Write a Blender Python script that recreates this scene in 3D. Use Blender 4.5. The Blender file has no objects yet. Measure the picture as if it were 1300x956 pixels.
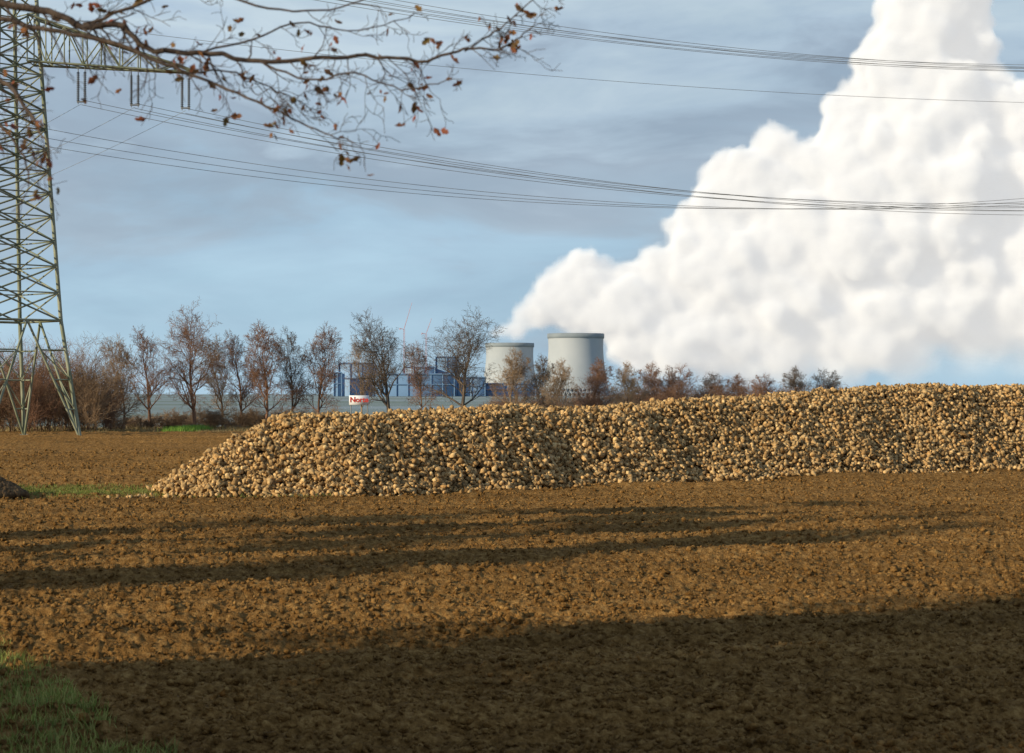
import bpy, math, random
import numpy as np
from mathutils import Vector, Matrix, Quaternion
R = math.radians
scene = bpy.context.scene
F = 2528.0; HZ = 500.0; CH = 2.9      # focal (px of 1300 wide photo), horizon row, eye height
def wx(px, Y): return (px-650.0)*Y/F
def wz(py, Y): return CH+(HZ-py)*Y/F

# ---------------------------------------------------------------- helpers
def link(o):
    scene.collection.objects.link(o); return o
def mesh_obj(name, V, Fc, mat=None, smooth=False, attr=None, parent=None):
    me = bpy.data.meshes.new(name)
    V = np.asarray(V, dtype=np.float32)
    groups = Fc if isinstance(Fc, list) else [Fc]
    groups = [np.asarray(g, dtype=np.int32) for g in groups if len(g)]
    me.vertices.add(len(V)); me.vertices.foreach_set('co', V.ravel())
    nl = sum(g.size for g in groups); npoly = sum(len(g) for g in groups)
    me.loops.add(nl); me.polygons.add(npoly)
    me.loops.foreach_set('vertex_index', np.concatenate([g.ravel() for g in groups]))
    st=[]; s=0
    for g in groups:
        k=g.shape[1]; st.append(np.arange(len(g))*k+s); s+=g.size
    me.polygons.foreach_set('loop_start', np.concatenate(st).astype(np.int32))
    me.update(calc_edges=True)
    if smooth: me.polygons.foreach_set('use_smooth', np.ones(len(me.polygons),dtype=bool))
    if attr is not None:
        a = me.attributes.new('col','FLOAT_COLOR','POINT')
        c = np.ones((len(V),4),dtype=np.float32); c[:,:3]=attr
        a.data.foreach_set('color', c.ravel())
    if mat: me.materials.append(mat)
    o = link(bpy.data.objects.new(name, me))
    if parent: o.parent = parent
    return o
def empty(name, loc=(0,0,0)):
    e = link(bpy.data.objects.new(name, None)); e.location = loc; return e

def tubes(P0,P1,R0,R1,k=3):
    P0=np.asarray(P0,float);P1=np.asarray(P1,float);R0=np.asarray(R0,float);R1=np.asarray(R1,float)
    D=P1-P0; L=np.linalg.norm(D,axis=1,keepdims=True); L[L<1e-9]=1; D=D/L
    ref=np.where(np.abs(D[:,2:3])>.9, np.array([[1.,0,0]]), np.array([[0,0,1.]]))
    A=np.cross(D,ref); A/=np.linalg.norm(A,axis=1,keepdims=True); B=np.cross(D,A)
    n=len(P0); V=np.zeros((n,2*k,3))
    for i in range(k):
        a=2*math.pi*i/k
        o=A*math.cos(a)+B*math.sin(a)
        V[:,i]=P0+o*R0[:,None]; V[:,k+i]=P1+o*R1[:,None]
    base=(np.arange(n)*2*k)[:,None]
    Fs=[]
    for i in range(k):
        j=(i+1)%k
        Fs.append(base+np.array([[i,j,k+j,k+i]]))
    return V.reshape(-1,3), np.concatenate(Fs)

def ihash(a,b,seed):
    a=a.astype(np.int64);b=b.astype(np.int64)
    h=(a*374761393+b*668265263+seed*974711)&0xffffffff
    h=((h^(h>>13))*1274126177)&0xffffffff
    h=(h^(h>>16))&0xffffff
    return h/float(0xffffff)
def vnoise(x,y,seed=0):
    xi=np.floor(x);yi=np.floor(y);fx=x-xi;fy=y-yi
    fx=fx*fx*(3-2*fx);fy=fy*fy*(3-2*fy)
    a=ihash(xi,yi,seed);b=ihash(xi+1,yi,seed);c=ihash(xi,yi+1,seed);d=ihash(xi+1,yi+1,seed)
    return (a*(1-fx)+b*fx)*(1-fy)+(c*(1-fx)+d*fx)*fy-.5

# ---------------------------------------------------------------- materials
def newmat(name):
    m=bpy.data.materials.new(name); m.use_nodes=True
    nt=m.node_tree; b=nt.nodes['Principled BSDF']
    b.inputs['Specular IOR Level'].default_value=.2
    return m,nt,b
def N(nt,t,**kw):
    n=nt.nodes.new(t)
    for k,v in kw.items():
        if k in n.inputs: n.inputs[k].default_value=v
        else: setattr(n,k,v)
    return n
def ramp(nt,src,stops):
    r=nt.nodes.new('ShaderNodeValToRGB')
    el=r.color_ramp.elements
    while len(el)<len(stops): el.new(.5)
    for e,(p,c) in zip(el,stops):
        e.position=p; e.color=(c[0],c[1],c[2],1)
    nt.links.new(src,r.inputs[0]); return r
def simple(name,c1,c2,scale=3.,rough=.85,bump=0.,bscale=None,coord='pos'):
    m,nt,b=newmat(name); b.inputs['Roughness'].default_value=rough
    g=N(nt,'ShaderNodeNewGeometry')
    n=N(nt,'ShaderNodeTexNoise'); n.inputs['Scale'].default_value=scale; n.inputs['Detail'].default_value=3
    nt.links.new(g.outputs['Position'],n.inputs['Vector'])
    r=ramp(nt,n.outputs[0],[(.35,c1),(.65,c2)])
    nt.links.new(r.outputs[0],b.inputs['Base Color'])
    if bump:
        n2=N(nt,'ShaderNodeTexNoise'); n2.inputs['Scale'].default_value=bscale or scale*3
        n2.inputs['Detail'].default_value=6
        nt.links.new(g.outputs['Position'],n2.inputs['Vector'])
        bp=N(nt,'ShaderNodeBump'); bp.inputs['Strength'].default_value=1; bp.inputs['Distance'].default_value=bump
        nt.links.new(n2.outputs[0],bp.inputs['Height']); nt.links.new(bp.outputs[0],b.inputs['Normal'])
    return m
def attrmat(name,rough=.8,scale=20.,lo=.75,hi=1.15,transl=0.):
    m,nt,b=newmat(name); b.inputs['Roughness'].default_value=rough
    a=N(nt,'ShaderNodeAttribute'); a.attribute_name='col'
    g=N(nt,'ShaderNodeNewGeometry')
    n=N(nt,'ShaderNodeTexNoise'); n.inputs['Scale'].default_value=scale; n.inputs['Detail'].default_value=3
    nt.links.new(g.outputs['Position'],n.inputs['Vector'])
    r=ramp(nt,n.outputs[0],[(.3,(lo,)*3),(.7,(hi,)*3)])
    mx=N(nt,'ShaderNodeMix',data_type='RGBA',blend_type='MULTIPLY'); mx.inputs[0].default_value=1
    nt.links.new(a.outputs['Color'],mx.inputs[6]); nt.links.new(r.outputs[0],mx.inputs[7])
    nt.links.new(mx.outputs[2],b.inputs['Base Color'])
    if transl:
        t=N(nt,'ShaderNodeBsdfTranslucent'); ms=N(nt,'ShaderNodeMixShader'); ms.inputs[0].default_value=transl
        nt.links.new(mx.outputs[2],t.inputs[0])
        nt.links.new(b.outputs[0],ms.inputs[1]); nt.links.new(t.outputs[0],ms.inputs[2])
        nt.links.new(ms.outputs[0],nt.nodes['Material Output'].inputs[0])
    return m

def soil_material():
    m,nt,b=newmat('soil'); b.inputs['Roughness'].default_value=.95
    b.inputs['Specular IOR Level'].default_value=.05
    g=N(nt,'ShaderNodeNewGeometry')
    n1=N(nt,'ShaderNodeTexNoise',Scale=9.); n1.inputs['Detail'].default_value=6; n1.inputs['Roughness'].default_value=.7
    n2=N(nt,'ShaderNodeTexNoise',Scale=.35); n2.inputs['Detail'].default_value=3
    mp=N(nt,'ShaderNodeMapping'); mp.inputs['Scale'].default_value=(.25,1,1)
    nt.links.new(g.outputs['Position'],mp.inputs[0]); nt.links.new(mp.outputs[0],n2.inputs['Vector'])
    nt.links.new(g.outputs['Position'],n1.inputs['Vector'])
    r1=ramp(nt,n1.outputs[0],[(.33,(.115,.056,.015)),(.5,(.27,.142,.043)),(.68,(.47,.275,.096))])
    r2=ramp(nt,n2.outputs[0],[(.3,(.72,.70,.67)),(.7,(1.1,1.08,1.05))])
    mx=N(nt,'ShaderNodeMix',data_type='RGBA',blend_type='MULTIPLY'); mx.inputs[0].default_value=1
    nt.links.new(r1.outputs[0],mx.inputs[6]); nt.links.new(r2.outputs[0],mx.inputs[7])
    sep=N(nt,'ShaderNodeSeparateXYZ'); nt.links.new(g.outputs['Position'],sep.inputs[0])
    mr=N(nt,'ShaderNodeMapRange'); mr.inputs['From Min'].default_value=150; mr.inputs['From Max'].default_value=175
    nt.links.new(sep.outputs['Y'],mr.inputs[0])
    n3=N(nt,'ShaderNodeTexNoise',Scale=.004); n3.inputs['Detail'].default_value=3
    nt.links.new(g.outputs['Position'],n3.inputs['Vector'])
    r3=ramp(nt,n3.outputs[0],[(.4,(.20,.24,.20)),(.6,(.30,.35,.36))])  # far ground tint: distance haze put into the base colour
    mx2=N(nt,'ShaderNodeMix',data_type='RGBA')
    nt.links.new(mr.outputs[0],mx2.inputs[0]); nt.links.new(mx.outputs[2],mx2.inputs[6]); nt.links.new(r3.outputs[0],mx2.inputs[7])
    nt.links.new(mx2.outputs[2],b.inputs['Base Color'])
    n4=N(nt,'ShaderNodeTexNoise',Scale=22.); n4.inputs['Detail'].default_value=4; n4.inputs['Roughness'].default_value=.7
    nt.links.new(g.outputs['Position'],n4.inputs['Vector'])
    bp=N(nt,'ShaderNodeBump'); bp.inputs['Distance'].default_value=.07; bp.inputs['Strength'].default_value=1
    nt.links.new(n4.outputs[0],bp.inputs['Height']); nt.links.new(bp.outputs[0],b.inputs['Normal'])
    return m
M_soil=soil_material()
M_bark_red=simple('twig_reddish',(.16,.085,.05),(.30,.165,.10),.5)
M_bark_grey=simple('twig_greybrown',(.08,.06,.045),(.18,.13,.09),.5)
M_bark_tan=simple('twig_tan',(.20,.13,.075),(.36,.24,.14),.5)
M_bark_near=simple('bark_near',(.045,.032,.026),(.11,.078,.056),30,bump=.004)
M_steel=simple('galvanised_steel',(.16,.18,.11),(.30,.31,.22),.8,rough=.6)
M_wire=simple('wire_aluminium',(.16,.16,.15),(.26,.26,.24),1,rough=.6)
M_ins=simple('insulator_glass',(.04,.05,.06),(.08,.09,.10),1,rough=.3)

# ---------------------------------------------------------------- camera
cam=bpy.data.cameras.new('camera'); co=link(bpy.data.objects.new('camera',cam)); scene.camera=co
co.location=(0,0,CH); cam.sensor_width=36; cam.lens=F/1300*36
co.rotation_euler=(R(90)+math.atan((HZ-478)/F),0,0); cam.clip_end=30000; cam.clip_start=.1
cam.dof.use_dof=True; cam.dof.focus_distance=75; cam.dof.aperture_fstop=5.6

# ---------------------------------------------------------------- light
AZ=R(58); EL=R(18)
sd=Vector((math.sin(AZ)*math.cos(EL), math.cos(AZ)*math.cos(EL), -math.sin(EL)))
sun=bpy.data.lights.new('sun','SUN'); sun.energy=5; sun.angle=R(.5); sun.color=(1,.87,.64)
so=link(bpy.data.objects.new('sun',sun)); so.rotation_euler=sd.to_track_quat('-Z','Y').to_euler()
w=bpy.data.worlds.new('World'); scene.world=w; w.use_nodes=True; nt=w.node_tree
bg=nt.nodes['Background']; bg.inputs[1].default_value=.1
sky=N(nt,'ShaderNodeTexSky',sky_type='NISHITA',sun_disc=False); sky.sun_elevation=EL
sky.sun_rotation=(math.atan2(-sd.x,-sd.y))%(2*math.pi); sky.altitude=50; sky.air_density=1; sky.dust_density=.4; sky.ozone_density=2
tc=N(nt,'ShaderNodeTexCoord')
mp=N(nt,'ShaderNodeMapping'); mp.inputs['Scale'].default_value=(5,5,17); mp.inputs['Location'].default_value=(.7,0,1.75)
mp.inputs['Rotation'].default_value=(0,R(4),0)
nt.links.new(tc.outputs['Generated'],mp.inputs[0])
n1=N(nt,'ShaderNodeTexNoise',Scale=1.5); n1.inputs['Detail'].default_value=7; n1.inputs['Roughness'].default_value=.54; n1.inputs['Distortion'].default_value=.4
nt.links.new(mp.outputs[0],n1.inputs['Vector'])
# a layered cloud deck: elevation bands torn up by noise
sep=N(nt,'ShaderNodeSeparateXYZ'); nt.links.new(tc.outputs['Generated'],sep.inputs[0])
ma=N(nt,'ShaderNodeMath',operation='MULTIPLY_ADD'); nt.links.new(n1.outputs[0],ma.inputs[0]); ma.inputs[1].default_value=.28; ma.inputs[2].default_value=-.14
mb=N(nt,'ShaderNodeMath',operation='ADD'); nt.links.new(ma.outputs[0],mb.inputs[0]); nt.links.new(sep.outputs['Z'],mb.inputs[1])
deck=ramp(nt,mb.outputs[0],[(0,(4.3,6.3,7.9)),(.05,(3.9,5.6,7.2)),(.085,(3.7,4.8,6.0)),(.12,(3.5,4.4,5.5)),(.155,(4.6,5.8,7.0)),(.19,(5.5,6.7,7.6)),(.26,(3.7,5.0,6.6)),(.5,(2.7,3.8,5.6))])
n2=N(nt,'ShaderNodeTexNoise',Scale=1.1); n2.inputs['Detail'].default_value=6
mp2=N(nt,'ShaderNodeMapping'); mp2.inputs['Scale'].default_value=(7,7,26); mp2.inputs['Location'].default_value=(3.1,1,.3)
nt.links.new(tc.outputs['Generated'],mp2.inputs[0]); nt.links.new(mp2.outputs[0],n2.inputs['Vector'])
var=ramp(nt,n2.outputs[0],[(.35,(.90,.92,.93)),(.65,(1.10,1.08,1.06))])
mxa=N(nt,'ShaderNodeMix',data_type='RGBA',blend_type='MULTIPLY'); mxa.inputs[0].default_value=1
nt.links.new(deck.outputs[0],mxa.inputs[6]); nt.links.new(var.outputs[0],mxa.inputs[7])
mx=N(nt,'ShaderNodeMix',data_type='RGBA'); mx.inputs[0].default_value=.92
nt.links.new(sky.outputs[0],mx.inputs[6]); nt.links.new(mxa.outputs[2],mx.inputs[7])
nt.links.new(mx.outputs[2],bg.inputs[0])
scene.view_settings.view_transform='Standard'; scene.view_settings.look='None'; scene.view_settings.exposure=0

# ---------------------------------------------------------------- ground
xs=np.concatenate([[-9000,-3000,-1000,-400],np.linspace(-200,200,41),[400,1000,3000,9000]])
ys=np.concatenate([[-3000,-600,-100],np.linspace(-40,240,57),[400,800,1600,3000,5000,9000,14000]])
X,Y=np.meshgrid(xs,ys); Z=np.full_like(X,-.14)
nx,ny=len(xs),len(ys)
i=np.arange(ny-1)[:,None]*nx+np.arange(nx-1)[None,:]
FQ=np.stack([i,i+1,i+nx+1,i+nx],-1).reshape(-1,4)
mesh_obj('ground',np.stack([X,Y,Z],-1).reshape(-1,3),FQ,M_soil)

def soil_h(X,Y):
    h=.04*vnoise(X*1.1,Y*1.1,1)+.05*vnoise(X*4,Y*4,2)+.06*vnoise(X*11,Y*11,3)+.05*vnoise(X*24,Y*24,4)
    far=np.clip((Y-60)/8,0,1)
    h+=(1-far)*.04*np.sin((Y*.985-X*.14)*2*math.pi/.62+1.0*vnoise(X*.4,Y*.4,7))
    h+=(1-far)*.05*np.sin((Y*.985-X*.14)*2*math.pi/2.9+1.0*vnoise(X*.2,Y*.2,8))
    h+=far*.24*np.sin((Y*.99-X*.05)*2*math.pi/3.8+1.0*vnoise(X*.08,Y*.08,17))
    h+=.25*vnoise(X*.05,Y*.09,9)*np.clip((Y-12)/15,0,1)
    return h
nr,nc=900,720
yy=np.exp(np.linspace(math.log(13),math.log(145),nr)); uu=np.linspace(-.34,.34,nc)
U,YY=np.meshgrid(uu,yy); XX=U*YY; ZZ=soil_h(XX,YY)
i=np.arange(nr-1)[:,None]*nc+np.arange(nc-1)[None,:]
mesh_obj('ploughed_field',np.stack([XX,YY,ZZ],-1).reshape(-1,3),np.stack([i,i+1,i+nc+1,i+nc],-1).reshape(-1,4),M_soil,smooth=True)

def ico(sub=1):
    import bmesh
    bm=bmesh.new(); bmesh.ops.create_icosphere(bm,subdivisions=sub,radius=1)
    v=np.array([x.co[:] for x in bm.verts]); f=np.array([[q.index for q in p.verts] for p in bm.faces]); bm.free(); return v,f
icv,icf=ico(1)
def rotmats(n,rng):
    q=rng.normal(size=(n,4)); q/=np.linalg.norm(q,axis=1,keepdims=True)
    a,b,c,d=q.T
    return np.stack([1-2*(c*c+d*d),2*(b*c-a*d),2*(b*d+a*c),2*(b*c+a*d),1-2*(b*b+d*d),2*(c*d-a*b),2*(b*d-a*c),2*(c*d+a*b),1-2*(b*b+c*c)],-1).reshape(n,3,3)
rng=np.random.default_rng(5)
n=75000
cy=np.exp(rng.uniform(math.log(13.5),math.log(95),n)); cx=rng.uniform(-.32,.32,n)*cy
cr=(.008+rng.exponential(.0105,n)).clip(.006,.06)+cy*.0003
V=icv[None]*(1+rng.uniform(-.55,.45,(n,len(icv),1)))
V=V*cr[:,None,None]*rng.uniform(.6,1.4,(n,1,3))
V=np.einsum('nij,nvj->nvi',rotmats(n,rng),V)
V[...,2]*=.8
V+=np.stack([cx,cy,soil_h(cx,cy)+cr*.25],-1)[:,None,:]
Fc=(np.arange(n)*len(icv))[:,None,None]+icf[None]
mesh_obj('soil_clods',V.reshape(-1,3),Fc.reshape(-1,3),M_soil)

# ---------------------------------------------------------------- sugar beet pile
fx=np.array([-30,-10.3,-4.5,-2.1,3.8,10.7,18.5,40,70]); fy=np.array([55.4,56.4,57.2,58.8,63.5,67.6,71.8,83.5,99])
def front(x): return np.interp(x,fx,fy)
def crest(x): return np.interp(x,[-12,-6.5,-2,4,8,12,16,20,60],[2.06,2.10,2.16,2.30,2.54,2.83,3.0,3.05,3.1])
W=9.5
def pile_h(x,y):
    s=(x+10.6)*1.0; u=(y-front(x))*.9
    rr=2.4
    a=np.maximum(rr-s*.80,0); b=np.maximum(rr-u,0); c=np.maximum(rr-(W-u),0); bb=np.maximum(b,c)
    d=np.where((a>0)&(bb>0), rr-np.sqrt(a*a+bb*bb), np.minimum(np.minimum(s*.80,u),W-u))
    d=d+.5*vnoise(x*.5,y*.5,21)+.3*vnoise(x*1.3,y*1.3,22)
    H=crest(x)+.24*vnoise(x*.45,y*.45,23)+.16*vnoise(x*1.5,y*1.5,24)
    g=.84*d
    k=.35; t=np.clip(.5+.5*(H-g)/k,0,1)
    return g*t+H*(1-t)-k*t*(1-t)
gx=np.arange(-11.5,62,.25); gy=np.arange(55,112,.25)
X,Y=np.meshgrid(gx,gy); Z=pile_h(X,Y)-.12
ny,nx=X.shape
Zc=np.maximum(Z,-.3)
i=np.arange(ny-1)[:,None]*nx+np.arange(nx-1)[None,:]
FQ=np.stack([i,i+1,i+nx+1,i+nx],-1).reshape(-1,4)
keep=(Z.ravel()[FQ]>-.25).any(axis=1)
pile=empty('sugar_beet_pile')
M_pc=simple('beet_pile_core',(.04,.02,.008),(.08,.045,.018),6)  # core colour darkened to paint the shade in gaps between beets
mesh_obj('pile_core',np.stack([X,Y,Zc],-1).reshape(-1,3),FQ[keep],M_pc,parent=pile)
def beet_mesh():
    prof=[(-1.15,.13),(-.5,.6),(.1,.95),(.6,.9),(.93,.42)]
    k=7; v=[];c=[]
    for j,(z,r) in enumerate(prof):
        for q in range(k):
            a=2*math.pi*(q+.5*(j%2))/k
            rr=r*(1+.12*math.sin(3*a+j))
            v.append((rr*math.cos(a),rr*math.sin(a),z)); c.append(1.3 if j>=4 else (.7 if j<1 else 1.0))
    v.append((0,0,-1.6)); c.append(.7); v.append((0,0,.95)); c.append(1.4)
    f4=[];f3=[]
    for j in range(len(prof)-1):
        for q in range(k):
            q2=(q+1)%k; f4.append((j*k+q,j*k+q2,(j+1)*k+q2,(j+1)*k+q))
    t=len(prof)*k
    for q in range(k):
        q2=(q+1)%k; f3.append((t,q2,q)); f3.append((t+1,(len(prof)-1)*k+q,(len(prof)-1)*k+q2))
    return np.array(v),np.array(f4),np.array(f3),np.array(c)
bv,bf4,bf3,bc=beet_mesh()
rng=np.random.default_rng(11)
def beets(name,px,py,pz,rad,rng):
    n=len(px)
    sc=rad[:,None,None]*np.stack([rng.uniform(.7,1.15,n),rng.uniform(.7,1.15,n),rng.uniform(.85,1.4,n)],-1)[:,None,:]
    V=bv[None]*sc*(1+rng.uniform(-.16,.14,(n,len(bv),1)))
    V=np.einsum('nij,nvj->nvi',rotmats(n,rng),V)+np.stack([px,py,pz],-1)[:,None,:]
    t=rng.uniform(0,1,n)[:,None]
    col=np.array([[.46,.255,.088]])*(1-t)+np.array([[.72,.475,.21]])*t
    col*=rng.uniform(.58,1.12,n)[:,None]
    dk=rng.uniform(0,1,n)<.18; col[dk]*=.5
    C=(col[:,None,:]*bc[None,:,None]).clip(0,.9)
    off=(np.arange(n)*len(bv))[:,None,None]
    return mesh_obj(name,V.reshape(-1,3),[(off+bf4[None]).reshape(-1,4),(off+bf3[None]).reshape(-1,3)],M_beet,smooth=True,attr=C.reshape(-1,3),parent=pile)
M_beet=attrmat('sugar_beet_skin',rough=.85,scale=18,lo=.55,hi=1.15)
n=125000
x=rng.uniform(-11.5,45,n); y=front(x)+rng.uniform(-.5,6.0,n)**1.0
h=pile_h(x,y); e=.05
hx=(pile_h(x+e,y)-h)/e; hy=(pile_h(x,y+e)-h)/e
sl=np.sqrt(1+hx*hx+hy*hy)
dep=np.where(x>24,.3,1.)
keep=(h>-.02)&(rng.uniform(0,1,n)<sl/1.7*dep)
x,y,h,hx,hy,sl=[a[keep] for a in (x,y,h,hx,hy,sl)]
off=rng.normal(.0,.075,len(x)).clip(-.12,.18)
rad=rng.normal(.068,.016,len(x)).clip(.038,.11)
beets('beets',x-hx/sl*off,y-hy/sl*off,h+off/sl+.02,rad,rng)
n=700; x=rng.uniform(-11.5,30,n); y=front(x)-np.abs(rng.normal(0,.4,n))-.05
beets('stray_beets',x,y,soil_h(x,y)+.06,rng.uniform(.045,.08,n),rng)

# ---------------------------------------------------------------- trees
def gen_tree(seed,H,W,first=.28,dens=1.0,tr=.16,upb=.10,nlimb=3,twigr=.011):
    rnd=random.Random(seed); S=[]
    def rv(s): return Vector((rnd.gauss(0,s),rnd.gauss(0,s),rnd.gauss(0,s)))
    def perp(d):
        v=rv(1); v=v-d*v.dot(d); return v.normalized()
    def grow(p,d,L,r,lev):
        n=(7,5,4,3,2)[lev]; st=L/n; rr=r
        for i in range(n):
            d=(d+rv((.06,.16,.2,.22,.25)[lev])+Vector((0,0,(0.02,upb,upb,.06,.02)[lev]))).normalized()
            q=p+d*st; r1=max(r*(1-(i+1)/n*(.75 if lev<4 else .5)),twigr*.7)
            S.append((p[:],q[:],rr,r1)); p=q; rr=r1
            t=(i+1)/n
            if lev<4 and not(lev==0 and t<first):
                k=(nlimb,2,2,2)[lev]*dens
                k=int(k)+(rnd.random()<k-int(k))
                for _ in range(k):
                    if lev==0:
                        ang=R(rnd.uniform(45,72)*(1-t)+rnd.uniform(12,38)*t)
                        sh=math.sin(math.pi*min(1,(.25+.75*(t-first)/(1-first)))*.8+.3)
                        l=W*.5*(.75+.35*sh)*rnd.uniform(.8,1.15)
                    else:
                        ang=R(rnd.uniform(28,62)); l=L*rnd.uniform(.42,.62)*(1.1-.35*t)
                    dd=(d*math.cos(ang)+perp(d)*math.sin(ang)).normalized()
                    grow(p,dd,l,max(rr*rnd.uniform(.5,.7),twigr),lev+1)
    grow(Vector((0,0,-.15)),Vector((0,0,1)),H*.60,tr,0)
    a=np.array([s[0] for s in S]);b=np.array([s[1] for s in S]);r0=np.array([s[2] for s in S]);r1=np.array([s[3] for s in S])
    k=H/np.percentile(b[:,2],98.5); kw=W*.5/np.percentile(np.hypot(b[:,0],b[:,1]),88)
    k3=np.array([kw,kw,k]); return a*k3,b*k3,r0,r1
def gen_bush(seed,H,W,stems=9,twigr=.011):
    rnd=random.Random(seed); S=[]
    def rv(s): return Vector((rnd.gauss(0,s),rnd.gauss(0,s),rnd.gauss(0,s)))
    def grow(p,d,L,r,lev):
        n=(6,4,3,2)[lev]; st=L/n; rr=r
        for i in range(n):
            d=(d+rv(.16)+Vector((0,0,.10))).normalized(); q=p+d*st; r1=max(r*(1-(i+1)/n*.75),twigr*.7)
            S.append((p[:],q[:],rr,r1)); p=q; rr=r1
            if lev<3:
                for _ in range(2 if lev<2 or rnd.random()<.6 else 1):
                    v=rv(1); v=(v-d*v.dot(d)).normalized(); an=R(rnd.uniform(20,50))
                    grow(p,(d*math.cos(an)+v*math.sin(an)).normalized(),L*rnd.uniform(.35,.55),max(rr*.55,twigr),lev+1)
    for _ in range(stems):
        a=rnd.uniform(0,6.28); lean=rnd.uniform(.05,.7)
        grow(Vector((math.cos(a)*W*.12,math.sin(a)*W*.12,-.02)),Vector((math.cos(a)*lean,math.sin(a)*lean,1)).normalized(),H*rnd.uniform(.45,.85),.04,0)
    a=np.array([s[0] for s in S]);b=np.array([s[1] for s in S]);r0=np.array([s[2] for s in S]);r1=np.array([s[3] for s in S])
    k=H/np.percentile(b[:,2],99.7); wk=W*.5/np.percentile(np.abs(b[:,0]),98)
    k3=np.array([wk,wk,k]); return a*k3,b*k3,r0,r1

variants={}
specs={'round':dict(seed=3,H=10,W=6.2,first=.25,tr=.22,nlimb=3,dens=.86),
       'round2':dict(seed=8,H=10,W=6.4,first=.25,tr=.22,nlimb=3,dens=.86),
       'oval':dict(seed=14,H=10,W=4.6,first=.25,tr=.17,nlimb=3,dens=.85),
       'oval2':dict(seed=21,H=9,W=4.4,first=.2,tr=.15,nlimb=3,dens=.85),
       'small':dict(seed=31,H=6.5,W=4.0,first=.22,tr=.11,nlimb=3,dens=.85),
       'roadside':dict(seed=52,H=10,W=6.0,first=.22,tr=.2,nlimb=3,twigr=.022)}
for k,s in specs.items(): variants[k]=gen_tree(**s)
meshes={}
def place_tree(kind,mat,x,y,h,rot=0.,wscale=1.,name='bare_tree'):
    key=(kind,mat.name)
    if key not in meshes:
        V,Fq=tubes(*variants[kind],k=3); o=mesh_obj(name,V,Fq,mat,smooth=True); meshes[key]=o.data
    else:
        o=link(bpy.data.objects.new(name,meshes[key]))
    H=specs[kind]['H']; s=h/H
    o.location=(x,y,-.1); o.scale=(s*wscale,s*wscale,s); o.rotation_euler=(0,0,rot); return o
def T(px,top,Y,kind,mat,ws=1.,rot=None):
    h=wz(top,Y); place_tree(kind,mat,wx(px,Y),Y,h,rot if rot is not None else px*.7,ws)
T(158,430,160,'oval2',M_bark_tan,1.1); T(190,418,166,'oval',M_bark_red,1.2)
T(247,393,163,'round',M_bark_red,.90); T(283,430,172,'oval2',M_bark_tan,1.1)
T(308,424,166,'oval',M_bark_red,1.1); T(338,414,163,'oval2',M_bark_red,1.2); T(372,420,168,'oval',M_bark_grey,1.1)
T(405,416,163,'oval2',M_bark_red,1.1)
T(495,400,190,'round2',M_bark_grey,1.12); T(589,400,190,'round',M_bark_grey,1.12,rot=1.2)
T(460,430,200,'oval',M_bark_tan,.8); T(535,438,215,'oval2',M_bark_red,1.0)
T(648,445,205,'small',M_bark_tan,1.0); T(684,453,205,'small',M_bark_grey,.9); T(712,458,200,'small',M_bark_tan,.9)
T(756,457,210,'small',M_bark_red,1.1); T(797,461,200,'small',M_bark_tan,1.0)
T(832,462,215,'small',M_bark_red,1.1); T(866,464,215,'small',M_bark_red,1.1); T(905,474,230,'small',M_bark_grey,1.3)
T(940,476,230,'small',M_bark_red,1.3); T(975,476,225,'small',M_bark_red,1.3); T(1012,467,215,'small',M_bark_grey,1.2); T(1042,470,218,'small',M_bark_grey,1.3)

def mass(name,items,mat):
    A=[];B=[];r0=[];r1=[]
    for (x,y,h,wd,seg) in items:
        a,b,p,q=seg; k=np.array([wd,wd,h]); o=np.array([x,y,-.1])
        A.append(a*k+o);B.append(b*k+o);r0.append(p);r1.append(q)
    V,Fq=tubes(np.concatenate(A),np.concatenate(B),np.concatenate(r0),np.concatenate(r1),3)
    return mesh_obj(name,V,Fq,mat,smooth=True)
bushes=[gen_bush(40+i,1.0,1.0,stems=6,twigr=.009) for i in range(4)]
rnd=random.Random(4)
for mat,off in ((M_bark_red,0),(M_bark_tan,6)):
    it=[]
    for i in range(10):
        px=-30+off+i*19+rnd.uniform(-5,5); Y=rnd.uniform(146,164); top=rnd.uniform(424,460) if px<130 else rnd.uniform(455,500)
        h=wz(top,Y); it.append((wx(px,Y),Y,h,h*.8,bushes[rnd.randrange(4)]))
    mass('hedge_shrubs',it,mat)
it=[]
for i in range(22):
    px=150+i*12.5+rnd.uniform(-5,5); Y=rnd.uniform(160,178); top=rnd.uniform(512,532); h=wz(top,Y)
    it.append((wx(px,Y),Y,h,h*1.8,bushes[i%4]))
mass('undergrowth',it,M_bark_tan)
it=[]
for i in range(34):
    px=625+i*13.0+rnd.uniform(-5,5); Y=rnd.uniform(205,240)
    top=np.interp(px,[620,700,820,850,900,950,1000,1060],[502,495,482,478,484,484,484,490])+rnd.uniform(-6,9); h=wz(top,Y)
    it.append((wx(px,Y),Y,h,h*1.2,bushes[i%4]))
mass('distant_hedge',it,M_bark_red)
sdx,sdy=math.sin(AZ),math.cos(AZ)
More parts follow.
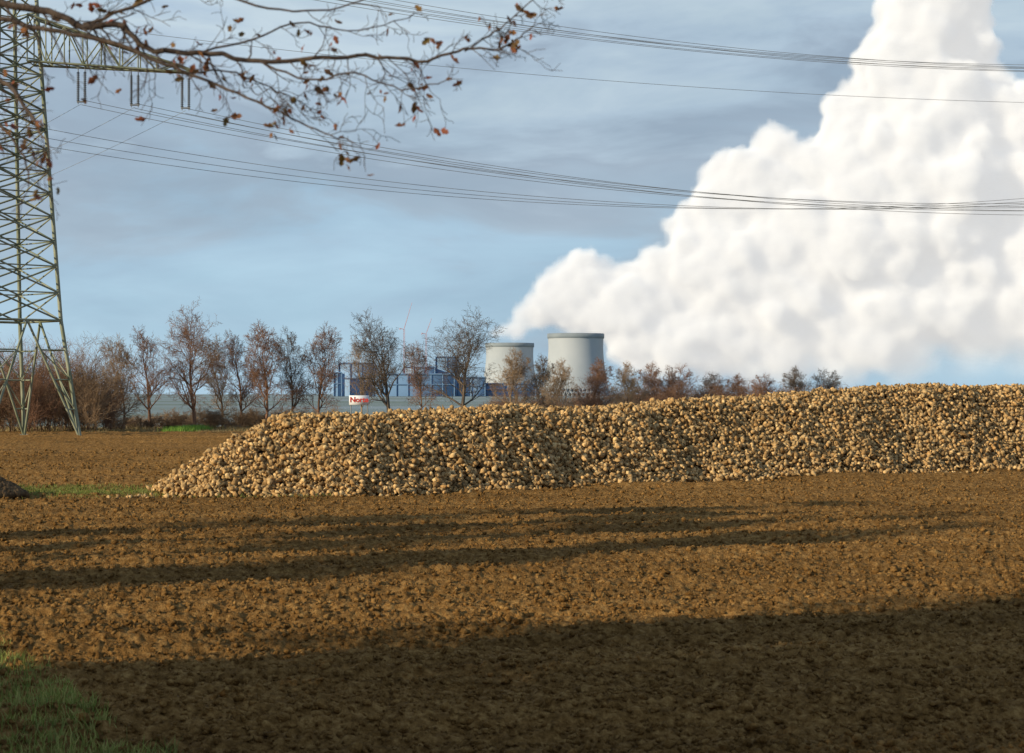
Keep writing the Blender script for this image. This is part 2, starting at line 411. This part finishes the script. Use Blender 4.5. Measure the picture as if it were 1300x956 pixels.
for (tx,ty,t,h,kind,ws) in [(-4.5,19.9,10,10,'roadside',.62),(-3.2,20.2,15,10,'roadside',.7),(-1,17.6,16,10,'roadside',.9),(3,16.5,20,11,'roadside',1),(2,20.4,22,10,'roadside',.75),(-3,16.5,22,9,'roadside',.9),
                         (-8.0,29.8,18,9.5,'roadside',.40),(-8.4,30.0,24,10.5,'roadside',.36),
                         (2,36.5,17,8,'roadside',.30),(3,38.5,22,10,'roadside',.28),(7,44,25,9.5,'roadside',.35),(9,48,30,10,'roadside',.3),(12,54,36,11,'roadside',.35),
                         (-14,46,26,10,'oval',.45),(-16,60,28,10,'round',.4),(-22,80,26,10,'round2',.6),(-28,94,26,10,'oval',.7),(-30,112,26,10,'round',.8)]:
    place_tree(kind,M_bark_grey,tx-sdx*t,ty-sdy*t,h,tx+ty,ws)

# ---------------------------------------------------------------- grass
def grass(name,x,y,z,h,rng,wd=.006,cols=((.10,.19,.03),(.30,.33,.08))):
    n=len(x); a=rng.uniform(0,2*math.pi,n); ln=rng.uniform(.1,.7,n)*h; b=rng.uniform(0,2*math.pi,n)
    dx=np.cos(a)*wd; dy=np.sin(a)*wd
    lx=np.cos(b)*ln; ly=np.sin(b)*ln
    P=np.stack([np.stack([x-dx,y-dy,z],-1),np.stack([x+dx,y+dy,z],-1),
        np.stack([x+dx*.7+lx*.35,y+dy*.7+ly*.35,z+h*.6],-1),np.stack([x-dx*.7+lx*.35,y-dy*.7+ly*.35,z+h*.6],-1),
        np.stack([x+lx,y+ly,z+h],-1)],1)
    o=(np.arange(n)*5)[:,None]
    t=rng.uniform(0,1,n)[:,None]**1.3
    C=np.array([cols[0]])*(1-t)+np.array([cols[1]])*t
    C=np.repeat(C[:,None,:],5,1)*np.array([.7,.7,1,1,1.15])[None,:,None]
    return mesh_obj(name,P.reshape(-1,3),[o+np.array([[0,1,2,3]]),o+np.array([[3,2,4]])],M_grass,attr=C.reshape(-1,3))
M_grass=attrmat('grass_blades',rough=.6,scale=1.5,lo=.7,hi=1.25,transl=.3)
rng=np.random.default_rng(77)
def edge(y): return -6.55+(24.9-y)*.42
n=110000
y=np.exp(rng.uniform(math.log(6),math.log(33),n)); x=edge(y)-rng.uniform(0,1,n)**1.2*(6+y*.1)
jit=.5*vnoise(x*.9,y*.9,31)+.5*vnoise(x*3,y*3,32)
k=(x<edge(y)+jit-.15+rng.exponential(.10,n)); x=x[k];y=y[k]
clump=.5+vnoise(x*1.6,y*1.6,33)
grass('grass_verge',x,y,soil_h(x,y)-.02,rng.uniform(.05,.16,len(x))*(.5+.9*clump),rng,wd=.006,cols=((.16,.22,.035),(.48,.43,.13)))
n=40000
x=rng.uniform(-30,-5,n); y=59.5-(x+16)*.12+rng.normal(0,1.0,n)
grass('grass_strip',x,y,soil_h(x,y)-.02,rng.uniform(.05,.15,n),rng,wd=.012,cols=((.14,.20,.03),(.32,.28,.09)))
n=90000
x=rng.uniform(-60,40,n); y=rng.uniform(143,172,n)
grass('dry_grass',x,y,-.14+0*x,rng.uniform(.15,.6,n)*(.6+vnoise(x*.4,y*.4,35)),rng,wd=.03,cols=((.22,.16,.06),(.42,.30,.14)))
n=4000
x=wx(243,154)+rng.normal(0,.5,n); y=152+rng.normal(0,3,n)
grass('green_patch',x,y,-.14+0*x,rng.uniform(.3,.7,n),rng,wd=.03,cols=((.10,.22,.03),(.25,.38,.06)))
n=5000; a=rng.uniform(0,6.28,n); q=rng.uniform(0,1,n)**.6
hx_=-15.4+np.cos(a)*q*1.5; hy_=57+np.sin(a)*q*1.2; hz_=.6*(1-q**1.5)+.1*vnoise(hx_*3,hy_*3,3)
cr=rng.uniform(.03,.11,n)
V=icv[None]*(1+rng.uniform(-.3,.3,(n,len(icv),1)))*cr[:,None,None]+np.stack([hx_,hy_,hz_],-1)[:,None,:]
mesh_obj('earth_heap',V.reshape(-1,3),((np.arange(n)*len(icv))[:,None,None]+icf[None]).reshape(-1,3),simple('dark_earth',(.06,.035,.015),(.13,.08,.035),5))

# ---------------------------------------------------------------- transmission tower
PX,PY=wx(8,128),128.0
def bars(name,L,rad,mat,parent,k=4):
    P0=[l[0] for l in L];P1=[l[1] for l in L]
    r=[(l[2] if len(l)>2 else rad) for l in L]
    V,Fq=tubes(P0,P1,r,r,k); return mesh_obj(name,V,Fq,mat,parent=parent)
M_foot=simple('concrete_footing',(.2,.19,.17),(.3,.28,.25),2)
def build_tower(loc):
    P=empty('transmission_tower',loc)
    lv=[0,3.7,7.6,9.4,11.1,12.7,14.3,15.8,17.2,18.6,19.9,21.1,22.3,23.4,24.4,26,27.5,29,30.5,32,33.4,34.8,36.5,38.2,40,43]
    def Rd(z): return float(np.interp(z,[0,7.6,24.4,40,43],[4.75,3.5,2.15,1.1,.2]))
    rot=R(38)
    def c(i,z):
        a=rot+i*math.pi/2-R(45)+R(7); r=Rd(z); return (r*math.cos(a),r*math.sin(a),z)
    L=[]
    for a,b in zip(lv[:-1],lv[1:]):
        for i in range(4):
            L.append((c(i,a),c(i,b),.13))
            j=(i+1)%4
            if a<7:
                ca=np.array(c(i,a));cb=np.array(c(j,a));ta=np.array(c(i,b));tb=np.array(c(j,b))
                if a==0:
                    mid=(np.array(c(i,7.6))+np.array(c(j,7.6)))/2
                    L.append((tuple(ca),tuple(mid),.08)); L.append((tuple(cb),tuple(mid),.08))
                    for f in (.25,.5,.75):
                        pa=ca+(mid-ca)*f; pb=cb+(mid-cb)*f
                        L.append((c(i,7.6*f),tuple(pa),.05)); L.append((c(j,7.6*f),tuple(pb),.05))
                        L.append((c(i,7.6*(f-.25)),tuple(pa),.045)); L.append((c(j,7.6*(f-.25)),tuple(pb),.045))
                if b==7.6: L.append((tuple(ta),tuple(tb),.08))
            else:
                L.append((c(i,a),c(j,b),.06)); L.append((c(j,a),c(i,b),.06))
                L.append((c(i,a),c(j,a),.045))
    bars('lattice_body',L,.06,M_steel,P)
    def arm(sgn,zb,zt,ln,drop,ins):
        L=[]; nb=9
        dr=.8
        def ch(kind,s,t):
            x0=1.5; x=sgn*(x0+(ln-x0)*t); yy=s*dr*(1-t)+s*.12
            zbv=zb-drop*t; ztv=zt+(zb-drop+.15-zt)*t
            return (x,yy+.05*x*sgn,zbv if kind==0 else ztv)
        for i in range(nb):
            a=i/nb;b=(i+1)/nb
            for s in (-1,1):
                for k in (0,1): L.append((ch(k,s,a),ch(k,s,b),.08))
                L.append((ch(0,s,a),ch(1,s,a),.045)); 
                L.append((ch(0,s,a),ch(1,s,b),.045) if i%2 else (ch(1,s,a),ch(0,s,b),.045))
            for k in (0,1):
                L.append((ch(k,-1,a),ch(k,1,a),.04)); L.append((ch(k,-1,a),ch(k,1,b),.035))
        bars('crossarm',L,.05,M_steel,P)
        IL=[];IW=[]
        for xo in ins:
            t=(xo-1.5)/(ln-1.5); z0=zb-drop*t
            for s in (-.22,.22):
                x=sgn*xo+s
                IL.append(((x,.05*xo,z0),(x,.05*xo,z0-.35),.03))
                for q in range(14):
                    za=z0-.35-q*.135
                    IW.append(((x,.05*xo,za),(x,.05*xo,za-.06),.04)); IW.append(((x,.05*xo,za-.06),(x,.05*xo,za-.12),.105))
                IL.append(((x,.05*xo,z0-2.2),(x,.05*xo,z0-2.45),.03))
            IL.append(((sgn*xo-.3,.05*xo,z0-2.3),(sgn*xo+.3,.05*xo,z0-2.3),.05))
        bars('insulator_fittings',IL,.03,M_wire,P); bars('insulator_strings',IW,.1,M_ins,P,k=6)
    for sgn in (1,-1):
        arm(sgn,24.2,27.2,11.9,.55,[4.75,8.15,11.4])
        arm(sgn,34.4,36.6,9.0,.4,[4.4,8.6])
    arm(1,39.2,40.6,5,.3,[4.6]); arm(-1,39.2,40.6,5,.3,[4.6])
    FB=[]
    for i in range(4): FB.append((c(i,-.4),c(i,.2),.3))
    bars('footings',FB,.3,M_foot,P,k=8)
    return P
build_tower((PX,PY,0))
DX,DY=.95,.312; SP=112.
t2=build_tower((PX+DX*SP,PY+DY*SP,0))
wires=empty('power_lines')
def wire(name,xo,z0,a,b,dz=0,dy=0,r=.022,dirx=DX,diry=DY,span=SP):
    t=np.linspace(0,span,90)
    P=np.stack([PX+xo+dirx*t,PY+.05*xo+dy+diry*t,z0+dz-a*t+b*t*t],-1)
    V,Fq=tubes(P[:-1],P[1:],np.full(89,r),np.full(89,r),4)
    mesh_obj(name,V,Fq,M_wire,parent=wires)
def sagw(name,xo,z,depth,**k):
    b=4*depth/SP**2; wire(name,xo,z,b*SP,b,**k)
for xo,z in ((4.75,21.7),(8.15,21.5),(11.4,21.2)):
    for dz in (-.16,.16): sagw('conductor',xo,z,4.9,dz=dz,r=.016)
for xo,z,s in ((4.4,31.9,4.6),(8.6,31.5,4.4),(6.2,31.0,3.9)):
    for dz in (-.14,.14): sagw('conductor',xo,z,s,dz=dz,r=.016)
sagw('conductor',2.0,27.0,2.2,r=.014)
for xo in (-11.4,-8.15,-4.75): sagw('conductor',xo,21.4,4.9,r=.016)
for xo,z in ((4.75,21.6),(8.15,21.4),(11.4,21.2)):
    b=4*5/150**2; wire('conductor',xo,z,b*150+.01,b,dirx=-.62,diry=.78,span=150,r=.013)

# ---------------------------------------------------------------- power station
M_conc=simple('tower_concrete',(.34,.37,.39),(.42,.44,.45),.02,rough=.9)
M_conc2=simple('tower_rim',(.20,.23,.25),(.26,.29,.3),.05)
def cooling(px,top,Y,rpx):
    X0=wx(px,Y); r=rpx*Y/F; H=wz(top,Y)
    P=empty('cooling_tower',(X0,Y,0)); k=96
    zs=[.0,.08,.16,.25,.35,.45,.55,.65,.75,.85,.93,1.0]
    def prof(t): return r*math.sqrt(.95+.42*max(0,(.80-t)/.80)**1.9+ .25*max(0,t-.8))*.985
    V=[];Fq=[]
    for j,t in enumerate(zs):
        for q in range(k):
            a=2*math.pi*q/k; rr=prof(t)*(1+(.005 if q%2 else 0)); V.append((rr*math.cos(a),rr*math.sin(a),9+(H-9)*t))
    for j in range(len(zs)-1):
        for q in range(k):
            q2=(q+1)%k; Fq.append((j*k+q,j*k+q2,(j+1)*k+q2,(j+1)*k+q))
    mesh_obj('shell',V,np.array(Fq),M_conc,parent=P)
    V=[];Fq=[]; rt=prof(1.0)
    pr=[(rt+.1,-6),(rt+.7,-5.6),(rt+.7,0),(rt-1.2,0),(rt-1.2,-6)]
    for (q_,z) in pr:
        for q in range(k):
            a=2*math.pi*q/k; V.append((q_*math.cos(a),q_*math.sin(a),H+z+.3))
    for j in range(len(pr)-1):
        for q in range(k):
            q2=(q+1)%k; Fq.append((j*k+q,j*k+q2,(j+1)*k+q2,(j+1)*k+q))
    mesh_obj('rim',V,np.array(Fq),M_conc2,parent=P)
    L=[]
    rb=prof(0)
    for q in range(48):
        a=2*math.pi*q/48;b=2*math.pi*(q+.5)/48
        L.append(((rb*1.03*math.cos(a),rb*1.03*math.sin(a),0),(rb*math.cos(b),rb*math.sin(b),9.2),.8))
        L.append(((rb*1.03*math.cos(a),rb*1.03*math.sin(a),0),(rb*math.cos(b-math.pi/24),rb*math.sin(b-math.pi/24),9.2),.8))
    bars('support_columns',L,.8,M_conc,P)
cooling(731,424,2500,36); cooling(647,436,2950,31)
M_blue=simple('cladding_blue',(.12,.21,.34),(.17,.28,.42),.01)
M_blue2=simple('cladding_pale',(.22,.34,.50),(.30,.43,.58),.01)
def block(name,x0,x1,top,Y,depth,mat,parent):
    a=wx(x0,Y);b=wx(x1,Y);h=wz(top,Y); z0=0
    V=[(a,Y,z0),(b,Y,z0),(b,Y+depth,z0),(a,Y+depth,z0),(a,Y,h),(b,Y,h),(b,Y+depth,h),(a,Y+depth,h)]
    Fq=[(0,1,5,4),(1,2,6,5),(2,3,7,6),(3,0,4,7),(4,5,6,7)]
    mesh_obj(name,V,np.array(Fq),mat,parent=parent)
    L=[]
    n=max(2,int((b-a)/12))
    for i in range(n+1):
        x=a+(b-a)*i/n; L.append(((x,Y-.6,0),(x,Y-.6,h+.8),.7))
    L.append(((a,Y-.8,h+.8),(b,Y-.8,h+.8),.9)); L.append(((a,Y-.8,h*.55),(b,Y-.8,h*.55),.6))
    bars(name+'_pilasters',L,.6,M_blue,parent)
PS=empty('power_station')
block('boiler_house',430,474,462,2350,60,M_blue2,PS); block('turbine_hall',474,577,476,2320,70,M_blue,PS)
block('annex',512,552,467,2420,40,M_blue2,PS); block('filter_house',553,582,454,2450,50,M_blue,PS)
block('switch_hall',582,616,480,2330,40,M_blue2,PS); block('coal_bunker',424,434,474,2300,40,M_blue,PS)
block('control_building',616,680,488,2380,40,M_blue2,PS)
M_red=simple('crane_red',(.50,.20,.18),(.55,.26,.22),.1)
for (bx,bt,tx,tt) in ((513,418,523,384),(541,424,548,404)):
    Y=2400.; P=empty('tower_crane',(wx(bx,Y),Y,0)); L=[]
    H=wz(bt,Y); jx=wx(tx,Y)-wx(bx,Y); jz=wz(tt,Y)
    for s in (-1,1):
        for s2 in (-1,1): L.append(((s*.8,s2*.8,0),(s*.8,s2*.8,H),.12))
    n=int(H/4)
    for i in range(n):
        L.append(((-.8,-.8,H*i/n),(.8,-.8,H*(i+1)/n),.08)); L.append(((.8,.8,H*i/n),(-.8,.8,H*(i+1)/n),.08))
    L+=[((0,-.6,H),(jx,0,jz),.16),((0,.6,H),(jx,0,jz),.16),((0,0,H+1.5),(jx,0,jz),.12),((0,0,H),(-5,0,H+1),.3),((-5,0,H+1.5),(-5,0,H-.5),.5)]
    bars('crane_frame',L,.4,M_red,P)

Y=135.; P=empty('roadside_sign',(wx(456,Y),Y,0))
M_white=simple('sign_white',(.70,.70,.70),(.78,.78,.78),1)
M_rt=simple('sign_red',(.5,.04,.03),(.55,.06,.04),1)
zc=wz(508,Y)
def boxm(name,x0,x1,y0,y1,z0,z1,mat,P):
    V=[(x0,y0,z0),(x1,y0,z0),(x1,y1,z0),(x0,y1,z0),(x0,y0,z1),(x1,y0,z1),(x1,y1,z1),(x0,y1,z1)]
    return mesh_obj(name,V,np.array([(0,3,2,1),(0,1,5,4),(1,2,6,5),(2,3,7,6),(3,0,4,7),(4,5,6,7)]),mat,parent=P)
boxm('board',-.68,.68,-.03,.03,zc-.32,zc+.32,M_white,P); boxm('post_l',-.6,-.53,.04,.11,-.1,zc+.3,M_wire,P); boxm('post_r',.53,.6,.04,.11,-.1,zc+.3,M_wire,P)
tcv=bpy.data.curves.new('lettering','FONT'); tcv.body='Norte'; tcv.size=.5; tcv.align_x='CENTER'; tcv.align_y='CENTER'; tcv.extrude=.01; tcv.offset=.012
to=link(bpy.data.objects.new('lettering',tcv)); to.parent=P; to.location=(0.0,-.045,zc+.02); to.rotation_euler=(R(90),0,0); tcv.materials.append(M_rt)

# ---------------------------------------------------------------- steam plume (real volume)
def plume():
    big=[(628,425,9),(640,421,13),(654,418,15),(668,414,14),(664,400,18),(690,394,30),(706,372,32),(735,406,26),(758,410,24),(738,358,42),(752,395,38),(720,400,28),(790,388,52),(806,428,42),(845,368,50),(866,425,52),
     (835,340,30),(888,338,54),(870,290,28),(918,270,52),(935,350,70),(925,430,50),(955,230,48),(910,225,26),(985,195,36),(1005,290,80),(1000,395,75),(1040,232,55),(1080,180,50),(1088,140,42),
     (1128,103,52),(1145,62,50),(1170,25,60),(1195,-25,65),(1130,210,90),(1100,300,100),(1100,400,75),(1200,150,75),(1200,250,100),(1200,360,90),(1262,128,42),(1238,62,38),(1222,15,42),
     (1295,165,60),(1310,250,90),(1300,350,85),(1370,250,100),(1420,200,90),(1240,425,55),(1320,400,65),(985,450,38),(1060,452,42),(1150,455,44),(1400,330,80),(1230,-60,60),(1250,-130,70),
     (810,455,24),(850,462,26),(900,466,28),(950,470,28),(1010,474,28),(1080,476,28),(1150,478,30),(1230,475,34),(1310,470,40),(1390,440,60)]
    rnd=random.Random(9)
    v1,f1=ico(3); v2,f2=ico(2)
    VV=[];FF=[];off=0
    k=2700/F
    def add(c,r,v,f):
        nonlocal off
        VV.append(v*r+np.array(c)); FF.append(f+off); off+=len(v)
    for (px,py,r) in big:
        c=np.array([(px-650)*k, rnd.uniform(-.15,.15)*r*k, CH+(HZ-py)*k]); rr=r*k*.96
        add(c,rr,v1,f1)
        if r<14: continue
        for _ in range(40):
            d=np.array([rnd.gauss(0,1),rnd.gauss(-.5,1),rnd.gauss(.1,1)]); d/=np.linalg.norm(d)
            q=rr*rnd.uniform(.16,.38); c2=c+d*(rr*.98-q*.1); add(c2,q,v2,f2)
    o=mesh_obj('steam_plume',np.concatenate(VV),np.concatenate(FF))
    o.location=(0,2700,0)
    m=o.modifiers.new('remesh','REMESH'); m.mode='VOXEL'; m.voxel_size=4.5; m.use_smooth_shade=True
    for sc,st in ((60,14),(20,13)):
        t=bpy.data.textures.new('puff%d'%sc,'CLOUDS'); t.noise_scale=sc; t.noise_depth=3
        d=o.modifiers.new('d','DISPLACE'); d.texture=t; d.strength=st; d.mid_level=.5; d.texture_coords='GLOBAL'
    m=bpy.data.materials.new('steam'); m.use_nodes=True; nt=m.node_tree; nt.nodes.clear()
    out=N(nt,'ShaderNodeOutputMaterial')
    vi=N(nt,'ShaderNodeVolumeInfo')
    g=N(nt,'ShaderNodeNewGeometry'); s=N(nt,'ShaderNodeSeparateXYZ'); nt.links.new(g.outputs['Position'],s.inputs[0])
    n=N(nt,'ShaderNodeTexNoise',Scale=.028); n.inputs['Detail'].default_value=2; nt.links.new(g.outputs['Position'],n.inputs['Vector'])
    mr2=N(nt,'ShaderNodeMapRange'); mr2.inputs['From Min'].default_value=150; mr2.inputs['From Max'].default_value=620; mr2.inputs['To Min'].default_value=90; mr2.inputs['To Max'].default_value=-10
    nt.links.new(s.outputs['X'],mr2.inputs[0])
    ad=N(nt,'ShaderNodeMath',operation='ADD'); nt.links.new(s.outputs['Z'],ad.inputs[0]); nt.links.new(mr2.outputs[0],ad.inputs[1])
    mr=N(nt,'ShaderNodeMapRange'); mr.inputs['From Min'].default_value=10; mr.inputs['From Max'].default_value=145; mr.inputs['To Min'].default_value=.02
    nt.links.new(ad.outputs[0],mr.inputs[0])
    pw=N(nt,'ShaderNodeMath',operation='POWER'); nt.links.new(mr.outputs[0],pw.inputs[0]); pw.inputs[1].default_value=1.8
    er=N(nt,'ShaderNodeMapRange'); er.inputs['From Min'].default_value=.38; er.inputs['From Max'].default_value=.60
    er.inputs['To Min'].default_value=-.25; er.inputs['To Max'].default_value=.0
    nt.links.new(n.outputs[0],er.inputs[0])
    sub=N(nt,'ShaderNodeMath',operation='ADD'); nt.links.new(vi.outputs['Density'],sub.inputs[0]); nt.links.new(er.outputs[0],sub.inputs[1]); sub.use_clamp=True
    m1=N(nt,'ShaderNodeMath',operation='MULTIPLY'); nt.links.new(sub.outputs[0],m1.inputs[0]); nt.links.new(pw.outputs[0],m1.inputs[1])
    m2=N(nt,'ShaderNodeMath',operation='MULTIPLY'); nt.links.new(m1.outputs[0],m2.inputs[0]); m2.inputs[1].default_value=.18
    vs=N(nt,'ShaderNodeVolumeScatter'); vs.inputs['Color'].default_value=(1,1,1,1); vs.inputs['Anisotropy'].default_value=-.4
    nt.links.new(m2.outputs[0],vs.inputs['Density'])
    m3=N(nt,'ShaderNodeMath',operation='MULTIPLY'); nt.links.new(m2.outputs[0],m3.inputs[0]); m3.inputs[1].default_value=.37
    em=N(nt,'ShaderNodeEmission'); em.inputs[0].default_value=(1,.99,.97,1); nt.links.new(m3.outputs[0],em.inputs['Strength'])  # added glow inside the steam, stands in for multiply scattered sunlight
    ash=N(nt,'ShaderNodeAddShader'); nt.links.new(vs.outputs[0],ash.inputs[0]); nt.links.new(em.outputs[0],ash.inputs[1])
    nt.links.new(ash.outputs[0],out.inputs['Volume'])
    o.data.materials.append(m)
    ng=bpy.data.node_groups.new('mesh_to_steam','GeometryNodeTree')
    ng.interface.new_socket('Geometry',in_out='INPUT',socket_type='NodeSocketGeometry')
    ng.interface.new_socket('Geometry',in_out='OUTPUT',socket_type='NodeSocketGeometry')
    gi=ng.nodes.new('NodeGroupInput'); go=ng.nodes.new('NodeGroupOutput')
    mv=ng.nodes.new('GeometryNodeMeshToVolume'); mv.resolution_mode='VOXEL_SIZE'
    mv.inputs['Voxel Size'].default_value=5.5; mv.inputs['Density'].default_value=1.0; mv.inputs['Interior Band Width'].default_value=19.0
    sm=ng.nodes.new('GeometryNodeSetMaterial'); sm.inputs['Material'].default_value=m
    ng.links.new(gi.outputs[0],mv.inputs['Mesh']); ng.links.new(mv.outputs[0],sm.inputs[0]); ng.links.new(sm.outputs[0],go.inputs[0])
    md=o.modifiers.new('steam','NODES'); md.node_group=ng
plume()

# ---------------------------------------------------------------- near tree with overhanging branch
def near_tree():
    rnd=random.Random(12); P=empty('overhanging_tree',(0,0,0))
    D=9.0
    S=[];leaf=[]
    def W3(px,py,d=D): return Vector((wx(px,d),d,wz(py,d)))
    def rv(s): return Vector((rnd.gauss(0,s),rnd.gauss(0,s),rnd.gauss(0,s)))
    def twig(p,d,L,r,lev):
        n=4; st=L/n; rr=r
        for i in range(n):
            d=(d+rv(.22)+Vector((0,0,-.03))).normalized(); q=p+d*st; r1=max(r*(1-(i+1)/n*.6),.0012)
            S.append((p[:],q[:],rr,r1)); p=q; rr=r1
            if lev<3 and rnd.random()<.7:
                v=rv(1); v.y*=.6; v=(v-d*v.dot(d)).normalized(); an=R(rnd.uniform(25,60))
                twig(p,(d*math.cos(an)+v*math.sin(an)).normalized(),L*rnd.uniform(.4,.7),max(rr*.7,.0014),lev+1)
        if rnd.random()<.10: 
            for _ in range(rnd.choice((1,1,2))): leaf.append(p+rv(.015))
    def limb(pts,r0,r1,dep=(D,D),tw=1.0,tl=.28,down=.4):
        P3=[W3(x,y,dep[0]+(dep[1]-dep[0])*i/(len(pts)-1)) for i,(x,y) in enumerate(pts)]
        Q=[]
        for i in range(len(P3)-1):
            a=P3[max(i-1,0)];b=P3[i];c=P3[i+1];d=P3[min(i+2,len(P3)-1)]
            for s in range(5):
                t=s/5; Q.append(.5*((2*b)+(c-a)*t+(2*a-5*b+4*c-d)*t*t+(3*b-a-3*c+d)*t**3)+rv(.004))
        Q.append(P3[-1]); n=len(Q)-1
        for i in range(n):
            ra=r0+(r1-r0)*i/n; rb=r0+(r1-r0)*(i+1)/n; S.append((Q[i][:],Q[i+1][:],ra,rb))
            if Q[i].x>-3.0 and rnd.random()<tw*.6:
                d=(Q[i+1]-Q[i]).normalized(); v=Vector((rnd.uniform(-.3,.6),rnd.gauss(0,.5),-1 if rnd.random()<down+.3 else .8)).normalized()
                twig(Q[i],(d*rnd.uniform(.5,1.3)+v).normalized(),tl*rnd.uniform(.4,1.1),max(ra*.35,.002),1)
        twig(Q[-1],(Q[-1]-Q[-2]).normalized(),tl*.6,r1,1)
    tp=Vector((-4.6,9.4,-.1)); pts=[tp,Vector((-4.55,9.4,1.5)),Vector((-4.62,9.35,3.0)),Vector((-4.5,9.3,4.6)),Vector((-4.6,9.4,6.4)),Vector((-4.5,9.4,8.2))]
    rr=[.24,.19,.165,.14,.09,.03]
    for i in range(5): S.append((pts[i][:],pts[i+1][:],rr[i],rr[i+1]))
    S.append((pts[2][:],W3(-330,20,9.3)[:],.07,.05)); S.append((W3(-330,20,9.3)[:],W3(-130,-20)[:],.05,.03))
    S.append((pts[2][:],W3(-300,150,9.2)[:],.06,.04))
    limb([(-130,-20),(0,4),(60,14),(105,32),(150,30),(185,60),(250,66),(330,78),(410,72),(480,72),(540,76),(590,62),(635,62),(664,42)],.020,.0035,tw=.9,tl=.2)
    limb([(-130,-20),(0,22),(50,36),(120,48),(190,72),(240,92),(300,118),(350,140),(400,165),(440,176)],.014,.003,dep=(D,8.7),tw=1.1,tl=.22)
    limb([(105,32),(180,2),(260,-10),(340,10),(420,12),(470,-6)],.009,.003,tw=.8,tl=.2)
    limb([(250,66),(320,50),(380,28),(440,40),(510,24)],.006,.0025,dep=(D,9.2),tw=.8,tl=.2)
    limb([(330,78),(390,100),(450,92),(510,112),(560,104)],.006,.0025,dep=(D,8.8),tw=1.0,tl=.18)
    limb([(-300,150),(-120,100),(-40,90),(10,108),(40,150),(60,180)],.025,.0025,dep=(9.2,8.6),tw=1.0,tl=.2)
    limb([(-120,100),(-40,130),(0,160),(30,200),(36,240)],.011,.0025,dep=(9.0,8.7),tw=1.0,tl=.18)
    limb([(240,92),(290,90),(340,110),(380,128)],.005,.0025,dep=(D,9.1),tw=1.1,tl=.18)
    limb([(590,62),(630,40),(660,12),(700,-20)],.0045,.0025,tw=.7,tl=.13)
    for i in range(26):
        z=rnd.uniform(5.0,8.0); a=rnd.uniform(0,6.28)
        p=Vector((-4.55,9.4,z)); d=Vector((math.cos(a),math.sin(a),.8)).normalized()
        L=rnd.uniform(1.6,2.4)
        q=p
        for s in range(6):
            d=(d+rv(.12)+Vector((0,0,.04))).normalized(); q2=q+d*L/6; S.append((q[:],q2[:],.04*(1-s/7),.04*(1-(s+1)/7))); q=q2
            for _ in range(2): twig(q,(d+rv(.6)).normalized(),.7,.008,1)
    a=[s[0] for s in S];b=[s[1] for s in S];r0=[s[2] for s in S];r1=[s[3] for s in S]
    V,Fq=tubes(a,b,r0,r1,6); mesh_obj('trunk_and_branches',V,Fq,M_bark_near,smooth=True,parent=P)
    extra=[(645,56),(655,62),(632,48),(585,106),(575,98),(430,120),(438,172),(345,160),(350,176),(520,110),(555,60),(545,50),(310,95),(385,90),(655,30),(300,30),(330,130),(365,145),(8,95),(20,110),(30,140),(12,160),(40,170),(25,190),(5,130)]
    for (x,y) in extra:
        for _ in range(rnd.choice((1,2,3))): leaf.append(W3(x+rnd.uniform(-5,5),y+rnd.uniform(-5,5),D+rnd.uniform(-.1,.1)))
    LV=[];LF=[];LC=[]
    out=[(0,-1),(.42,-.55),(.3,-.2),(.6,.15),(.38,.5),(0,1),(-.38,.5),(-.6,.15),(-.3,-.2),(-.42,-.55)]
    for p in leaf:
        s=rnd.uniform(.016,.031); q=Quaternion((rnd.gauss(0,1),rnd.gauss(0,1),rnd.gauss(0,1),rnd.gauss(0,1))).normalized(); M=q.to_matrix()
        b0=len(LV); cu=rnd.uniform(.3,1.1); c=(rnd.uniform(.15,.29),rnd.uniform(.075,.12),rnd.uniform(.03,.05))
        LV.append((p+M@Vector((0,0,-.15*s)))[:]); LC.append(c)
        for (u,v) in out:
            LV.append((p+M@Vector((u*s,v*s,cu*s*(u*u+.3*v*v))))[:]); LC.append(c)
        for i in range(10): LF.append((b0,b0+1+i,b0+1+(i+1)%10))
    mesh_obj('withered_leaves',np.array(LV),np.array(LF),attrmat('dead_leaf',rough=.7,scale=60,transl=.3),attr=np.array(LC),parent=P)
near_tree()
